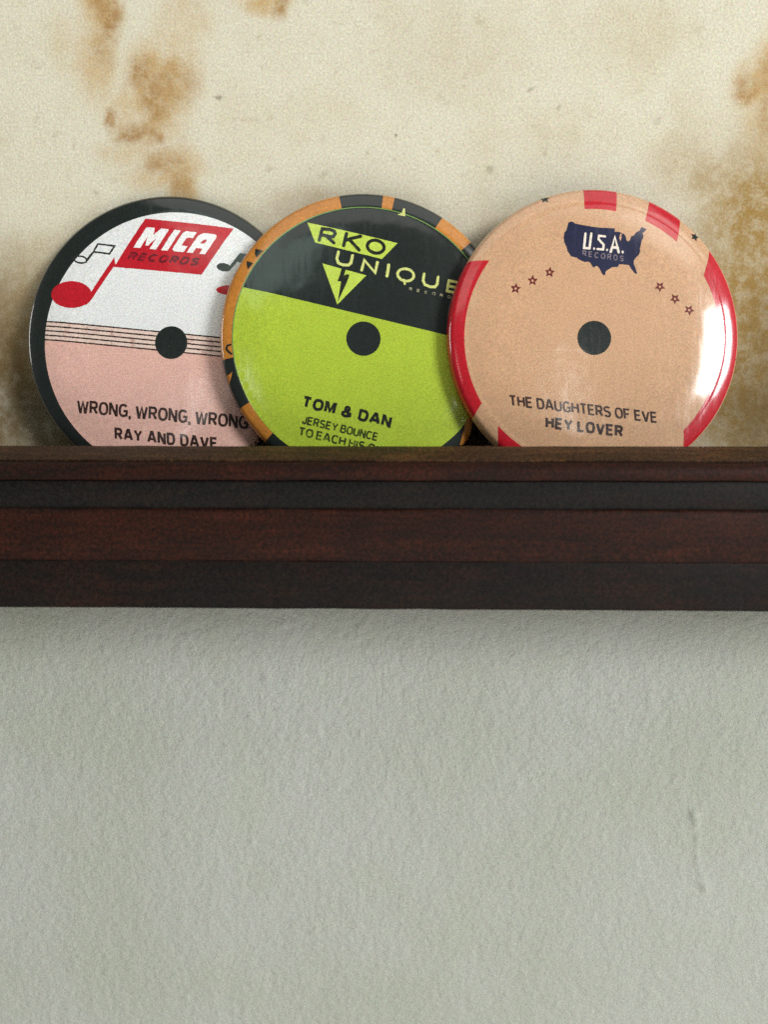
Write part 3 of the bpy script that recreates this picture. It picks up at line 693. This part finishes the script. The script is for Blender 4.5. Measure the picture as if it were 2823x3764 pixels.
shape("outlined_note_stem", [d['onote_stem']], 2.3, M['note_ink'], B, 1.2, .06)
shape("black_note_flag", [d['bnote'][0]], 2, M['note_ink'], B, 1.2, .08)
shape("black_note_head", [d['bnote'][1]], 2.3, M['note_ink'], B, 1.2, .08)
shape("red_oval", [d['rhead']], 2, M['red_ink'], B, 1.2, .08)
lettering("title_lettering", "WRONG, WRONG, WRONG", *d['t1'], 3, M['brown_ink'], B, .18, .11, .36)
lettering("artist_lettering", "RAY AND DAVE", *d['t2'], 3, M['brown_ink'], B, .20, .15, .42)
finish(B, 1.0168)

# ---- green and black badge with an orange and black rim
d = D['b2']; P2 = (-8.52, -15.69, 38.21)
B = badge(P2, 8, 3.5, "button badge with lime green and black face and orange and black rim")
lathe_shell("badge_shell", M['orange_print'], B); back_plate(B)
c, r = d['disc_c'], d['disc_r']
for s, e in ((82.6, 100.3), (57.1, 77.9), (-134.0, 41.9), (189.2, 209.6)):
    rim_wedge("black_rim_patch", s, s, e, e, c, r-.05, 1, M['black_print'], B)
lab = circle(c, r, 180)
shape("black_label", [clip(lab, *d['split'], True)], 2, M['black_print'], B, 1.0, 0)
shape("green_label", [clip(lab, *d['split'], False)], 2, M['green_paper'], B, 1.0, 0)
eg = [(c[0]+(r+.22)*math.cos(R_(a)), c[1]+(r+.22)*math.sin(R_(a))) for a in range(-8, 199, 3)]
shape("green_edge", [eg + [(c[0]+(r-.06)*math.cos(R_(a)), c[1]+(r-.06)*math.sin(R_(a))) for a in range(198, -9, -3)]], 3, M['edge_ink'], B, .8, .05)
shape("centre_dot", [circle(d['hole']['c'], d['hole']['r'])], 3, M['black_print'], B, 1.5, .04)
shape("green_banner", [d['trap']], 3, M['pale_green_ink'], B, 1.2, .06)
px = W_STROKE
strokes("banner_letter", d['R'], 12.2*px, 4, M['black_ink'], B)
strokes("banner_letter", d['K'], 12.2*px, 4, M['black_ink'], B)
def oval_ring(name, pts, w, layer, mat, tail=None):
    cx = sum(p[0] for p in pts)/len(pts); cy = sum(p[1] for p in pts)/len(pts)
    def off(k):
        return [(p[0]+(p[0]-cx)/math.hypot(p[0]-cx, p[1]-cy)*k, p[1]+(p[1]-cy)/math.hypot(p[0]-cx, p[1]-cy)*k) for p in pts]
    return shape(name, [off(w/2), off(-w/2)], layer, mat, B, 1.2, .07)
oval_ring("banner_letter", d['O'], 12.4*px, 4, M['black_ink'])
for key in ('U', 'N', 'I'):
    strokes("pale_letter", d[key], 10.4*px, 3, M['cream_green_ink'], B)
oval_ring("pale_letter", d['Q'], 9.6*px, 3, M['cream_green_ink'])
strokes("letter_tail", d['Qt'], 8*px, 3.4, M['cream_green_ink'], B)
for key in ('U2', 'E'):
    strokes("pale_letter", d[key], 9.6*px, 3, M['cream_green_ink'], B)
lettering("record_lettering", "RECORDS", *d['rec'], 3, M['faded_cream_ink'], B, .22, 1.15, rough=.10)
shape("green_triangle", [d['tri']], 3, M['pale_green_ink'], B, 1.2, .07)
shape("lightning_bolt", [d['bolt']], 4, M['black_ink'], B, 1.2, .07)
lettering("artist_lettering", "TOM & DAN", *d['t1'], 3, M['black_ink'], B, .25, .10, .42, .09)
lettering("title_lettering", "JERSEY BOUNCE", *d['t2'], 3, M['olive_ink'], B, .20, .09, .30, .09)
lettering("title_lettering", "TO EACH HIS OWN", *d['t3'], 3, M['olive_ink'], B, .20, .09, .30, .09)
shape("rim_letter", [d['stripe']], 3.5, M['orange_print'], B, .8, .04)
shape("rim_letter", [d['spike']], 3.5, M['cream_green_ink'], B, .8, .03)
shape("rim_letter", [d['mark1']], 3.5, M['black_print'], B, .8, .03)
shape("rim_letter", [d['mark2']], 3.5, M['black_print'], B, .8, .03)
strokes("rim_letter", d['curl'], 7*px, 3.5, M['black_print'], B, .03)
shape("rim_letter", [d['blot']], 3.5, M['orange_print'], B, .8, .05)
finish(B)

# ---- tan badge with red rim patches and a navy map
d = D['b3']; P3 = (50.63, -17.70, 38.21)
B = badge(P3, 8, 3.5, "tan button badge with red patches around its rim, red stars and a navy map")
lathe_shell("badge_shell", M['tan_paper'], B); back_plate(B)
c, r = d['disc_c'], d['disc_r']
for w in ((95.3, 94.4, 80.7, 81.3), (66.5, 67.8, 48.8, 54.0), (29.0, 37.6, -47.4, -53.5), (145.7, 150.5, 210.4, 213.6), (222.3, 228.5, 262.0, 258.0)):
    rim_wedge("red_rim_patch", *w, c, r, 1, M['red_ink'], B, 40 if w[0] == 29.0 else 999)
shape("centre_dot", [circle(d['hole']['c'], d['hole']['r'])], 2, M['black_print'], B, 1.5, .04)
shape("navy_map", [d['usa'], d['lake']], 2, M['navy_ink'], B, 1.2, .05)
for key, w in (('U', 8.0), ('S', 7.6), ('A', 9.0)):
    strokes("map_letter", d[key], w*px, 3, M['cream_ink'], B, .06)
for lp in d['dots']: shape("map_full_stop", [lp], 3, M['cream_ink'], B, 1.2, .03)
lettering("record_lettering", "RECORDS", *d['rec'], 3, M['faded_grey_ink'], B, .16, .42, rough=.08)
def star(c, rot, ro, ri, n=5): 
    return [(c[0]+(ro if k % 2 == 0 else ri)*math.cos(R_(90-rot+k*180/n)), c[1]+(ro if k % 2 == 0 else ri)*math.sin(R_(90-rot+k*180/n))) for k in range(2*n)]
for (q, rot) in d['stars']:
    shape("red_star", [star(q, rot, 1.42, .66), circle(q, .34, 16)], 2, M['maroon_ink'], B, 1.2, .07)
for (q, rot) in d['rim_stars']:
    shape("rim_star", [star(q, rot, 1.25, .62)], 2, M['black_print'], B, .6, .03)
lettering("artist_lettering", "THE DAUGHTERS OF EVE", *d['t1'], 3, M['brown_ink'], B, .17, .12, .36)
lettering("title_lettering", "HEY LOVER", *d['t2'], 3, M['brown_ink'], B, .215, .15, .36)
finish(B)
